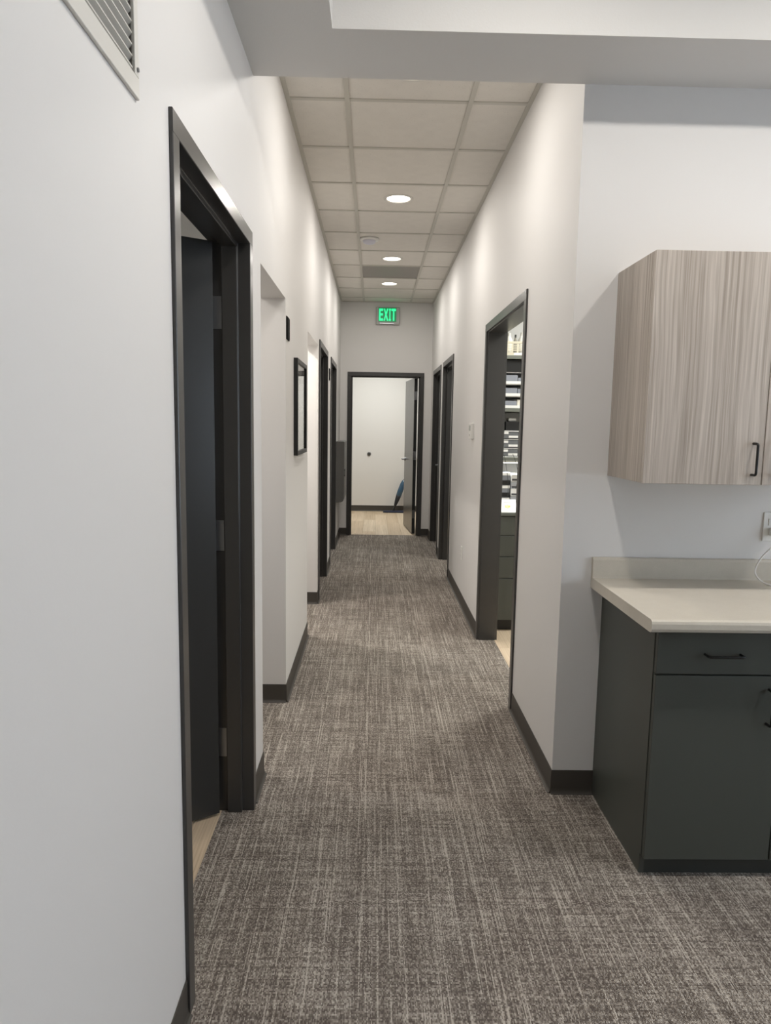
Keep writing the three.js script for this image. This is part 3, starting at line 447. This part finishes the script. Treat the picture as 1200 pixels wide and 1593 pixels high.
{ // basket on the top shelf, with white bottles behind its rim
  const t = thing('slotted_basket', 'cream slotted plastic basket on the top supply shelf', 'basket'), list = []; const y0 = 2.0045, x0 = 0.928, x1 = 1.16, zf = SZ - 0.03;
  list.push(box(x0, x1, y0, y0 + 0.02, zf - 0.004, zf), box(x0, x1, y0 + 0.086, y0 + 0.098, zf - 0.006, zf + 0.002), box(x0, x1, y0, y0 + 0.004, -5.34, zf - 0.004), box(x0, x0 + 0.004, y0 + 0.004, y0 + 0.098, -5.34, zf - 0.004), box(x1 - 0.004, x1, y0 + 0.004, y0 + 0.098, -5.34, zf - 0.004), box(x0 + 0.004, x1 - 0.004, y0 + 0.004, y0 + 0.098, -5.344, -5.34));
  for (let x = x0; x < x1 - 0.01; x += 0.038) list.push(box(x, x + 0.012, y0 + 0.02, y0 + 0.086, zf - 0.004, zf));
  for (let y = 0.032; y < 0.084; y += 0.012) list.push(box(x0, x1, y0 + y, y0 + y + 0.005, zf - 0.0035, zf - 0.0005));
  part(t, 'body', merge(list), std(0xd9d2bd, 0.5)); part(t, 'label_card', box(x0 + 0.055, x0 + 0.125, y0 + 0.002, y0 + 0.019, zf + 0.0002, zf + 0.001), whiteTray);
}
[[0.965, 0.026, 0.16, 0xf3f0e8], [1.012, 0.014, 0.15, 0x8f8b80], [1.06, 0.028, 0.165, 0xf5f3ee], [1.115, 0.022, 0.14, 0xefeadd]].forEach(([x, r, h, c], k) => {
  const t = thing('supply_bottle', ['white squat', 'slim grey', 'tall white', 'small cream'][k] + ' bottle standing in the slotted basket', 'bottle', [x, 2.009, -5.20], 0, { group: 'bottles in the slotted basket' });
  part(t, 'body', boxUV(new THREE.LatheGeometry([[0, 0], [r, 0], [r, h * 0.7], [r * 0.5, h * 0.85], [r * 0.42, h * 0.88]].map((p) => new THREE.Vector2(...p)), 20)), std(c, 0.4)); part(t, 'cap', cyl(r * 0.46, r * 0.48, h * 0.14, 0, h * 0.95, 0, 'y', 16), std(k === 1 ? 0x3b3b3b : 0xe8e6e0, 0.4));
});
{
  const t = thing('glove_box', 'black cardboard box with white tissue on middle supply shelf', 'box'); part(t, 'body', rbox(0.95, 1.12, 1.4745, 1.54, -5.34, SZ - 0.06, 0.002), blackPlastic); part(t, 'tissue', rbox(0.972, 1.03, 1.5402, 1.566, -5.24, SZ - 0.08, 0.008, 3), whiteTray);
}
{ // drawer organiser with labelled fronts
  const t = thing('drawer_organizer', 'white organizer with labelled smoky drawers on lower supply shelf', 'organizer'), y0 = 1.2845, H = 0.19, smoky = std(0x6d7073, 0.3);
  part(t, 'frame', merge([box(0.925, 1.125, y0, y0 + 0.006, -5.35, SZ - 0.03), box(0.925, 1.125, y0 + H - 0.006, y0 + H - 0.0002, -5.35, SZ - 0.03), box(0.925, 0.930, y0 + 0.006, y0 + H - 0.006, -5.35, SZ - 0.03), box(1.042, 1.047, y0 + 0.006, y0 + H - 0.006, -5.35, SZ - 0.03), box(1.12, 1.125, y0 + 0.006, y0 + H - 0.006, -5.35, SZ - 0.03), ...[1, 2].map((k) => box(0.93, 1.12, y0 + k * H / 3 - 0.002, y0 + k * H / 3 + 0.002, -5.35, SZ - 0.035))]), whiteTray);
  for (let k = 0; k < 3; k++) for (const [a, b] of [[0.9315, 1.0405], [1.0485, 1.1185]]) { const d = part(t, 'drawer', rbox(a, b, y0 + k * H / 3 + 0.008, y0 + (k + 1) * H / 3 - 0.008, -5.34, SZ - 0.034, 0.002), smoky); part(d, 'label_card', box(a + 0.35 * (b - a), b - 0.004, y0 + k * H / 3 + 0.012, y0 + k * H / 3 + 0.028, SZ - 0.0338, SZ - 0.033), whiteTray); part(d, 'rim', box(a, a + 0.32 * (b - a), y0 + (k + 1) * H / 3 - 0.024, y0 + (k + 1) * H / 3 - 0.008, SZ - 0.0338, SZ - 0.030), whiteTray); }
}
// devices and papers on the supply room counter
[[0.925, 1.012, 0.888, 0.982], [0.925, 1.010, 0.984, 1.072], [0.927, 1.012, 1.0745, 1.168]].forEach(([a, b, y0, y1], k) => {
  const t = thing('charging_box', ['bottom', 'middle', 'top'][k] + ' black-fronted grey device box in the stack on supply counter', 'device', [0, 0, 0], 0, { group: 'stacked device boxes' });
  part(t, 'case', rbox(a, b, y0, y1, -5.38, -5.20, 0.003), std(0x85888f, 0.4)); part(t, 'front_panel', rbox(a + 0.002, b - 0.002, y0 + 0.002, y0 + 0.034, -5.1998, -5.194, 0.001), blackPlastic); part(t, 'white_lid', rbox(a, b, y1 - 0.022, y1 - 0.002, -5.1998, -5.192, 0.001), whiteTray);
});
for (let k = 0; k < 5; k++) { const t = thing('paper_pack', ['lowest', 'second', 'third', 'fourth', 'topmost'][k] + ' white carton of the pile beside the device boxes', 'carton', [0, 0.8866 + k * 0.054, 0], 0, { group: 'pile of white cartons' }); part(t, 'carton', rbox(1.018, 1.15, 0, 0.052, -5.40, -5.18 - 0.006 * (k % 2), 0.002), k % 2 ? std(0xb9bbc0, 0.5) : whiteTray); part(t, 'edge_label', box(1.022, 1.09, 0.006, 0.020, -5.18 - 0.006 * (k % 2) + 0.0002, -5.1785 - 0.006 * (k % 2)), std(0x54565b, 0.5)); }
{
  const t = thing('info_card', 'white card with a small yellow picture leaning on supply counter', 'card', [0.985, 0.887, -5.085]);
  const print = texture(256, 256, 0.13, 0.115, (u, v) => { const r = Math.hypot((u - 0.5) * 1.2, (v - 0.42)), n = vnoise(u * 14, v * 14, 14, 14, 61); if (r < 0.17 + 0.08 * (n - 0.5)) return n > 0.55 ? [226, 196, 96] : [236, 218, 150]; if (v > 0.72 && v < 0.77 && u > 0.3 && u < 0.7) return [150, 150, 150]; return [246, 245, 242]; });
  const g = box(-0.065, 0.065, 0, 0.115, -0.002, 0), uv = g.attributes.uv; for (let i = 0; i < uv.count; i++) uv.setXY(i, uv.getX(i) + 0.065, uv.getY(i)); const m = part(t, 'sheet', g, std(0xffffff, 0.6, { map: print })); m.rotation.x = -0.75; part(t, 'prop', box(-0.03, 0.03, 0, 0.035, -0.075, -0.05), whiteTray);
}
for (const [pts, label] of [[[V(0.935, 1.30, -5.055), V(0.947, 1.24, -5.05), V(0.965, 1.15, -5.06), V(0.985, 1.06, -5.12), V(0.99, 0.99, -5.17), V(0.992, 0.986, -5.185)], 'thin black cable hanging past the shelf to the device boxes'], [[V(0.995, 1.31, -5.055), V(1.02, 1.25, -5.05), V(1.038, 1.17, -5.055), V(1.045, 1.10, -5.10), V(1.046, 1.06, -5.15), V(1.05, 1.05, -5.165)], 'thin black cable hanging past the shelf to the white cartons']]) single('hanging_cable', tube(pts, 0.0016, 40), blackPlastic, label, 'cable');

// ------------------------------------------------------------------ room at the corridor end
{
  const t = thing('door_bumper', 'round grey rubber door bumper on the end room wall', 'door stop', [-0.08, 0.992, -12.2]);
  part(t, 'rose', boxUV((() => { const g = new THREE.LatheGeometry([[0, 0.0], [0.034, 0.0], [0.034, 0.010], [0.028, 0.018], [0.018, 0.020]].map((p) => new THREE.Vector2(...p)), 32); g.rotateX(Math.PI / 2); return g; })()), std(0x6f6e6b, 0.45));
  part(t, 'rubber_pad', cyl(0.018, 0.018, 0.012, 0, 0, 0.024, 'z', 24), std(0x303030, 0.7));
}
{
  const t = thing('floor_cleaner', 'blue and black upright floor cleaner leaning against end room wall', 'floor cleaner', [0.40, 0, -11.98]);
  const hd = new THREE.Shape(); hd.moveTo(-0.2, -0.05); hd.quadraticCurveTo(-0.21, 0.03, -0.14, 0.05); hd.lineTo(0.14, 0.05); hd.quadraticCurveTo(0.21, 0.03, 0.2, -0.05); hd.closePath();
  const hg = new THREE.ExtrudeGeometry(hd, { depth: 0.018, bevelEnabled: true, bevelSize: 0.006, bevelThickness: 0.006, bevelSegments: 2 }); hg.rotateX(-Math.PI / 2); hg.translate(-0.02, 0.0065, -0.06); part(t, 'mop_head', boxUV(hg), std(0x2b3148, 0.7));
  const ax = V(0.21, 0.62, -0.035).normalize(), at = (d) => V(-0.05, 0.03, -0.07).add(ax.clone().multiplyScalar(d)), along = (g, d) => { g.applyQuaternion(new THREE.Quaternion().setFromUnitVectors(V(0, 1, 0), ax)); const p = at(d); g.translate(p.x, p.y, p.z); return boxUV(g); };
  part(t, 'neck', along(new THREE.CylinderGeometry(0.016, 0.02, 0.12, 16).translate(0, 0.06, 0), 0), blackPlastic);
  part(t, 'lower_body', along(new THREE.LatheGeometry([[0, 0.09], [0.020, 0.09], [0.034, 0.17], [0.045, 0.27], [0, 0.27]].map((p) => new THREE.Vector2(...p)), 24), 0), std(0x1b1e26, 0.4));
  part(t, 'tank', along(new THREE.LatheGeometry([[0, 0.271], [0.045, 0.271], [0.048, 0.36], [0.044, 0.48], [0.030, 0.55], [0, 0.56]].map((p) => new THREE.Vector2(...p)), 24), 0), std(0x2a4f6b, 0.3, { clearcoat: 0.5 }), 'blue tank');
  part(t, 'pole', along(new THREE.CylinderGeometry(0.011, 0.013, 0.42, 14).translate(0, 0.76, 0), 0), blackPlastic);
  part(t, 'grip', along(new THREE.CapsuleGeometry(0.018, 0.12, 6, 14).translate(0, 1.0, 0), 0), std(0x23303f, 0.5));
}

scene.traverse((o) => { if (o.isMesh) o.castShadow = o.receiveShadow = true; });
renderer.render(scene, camera);
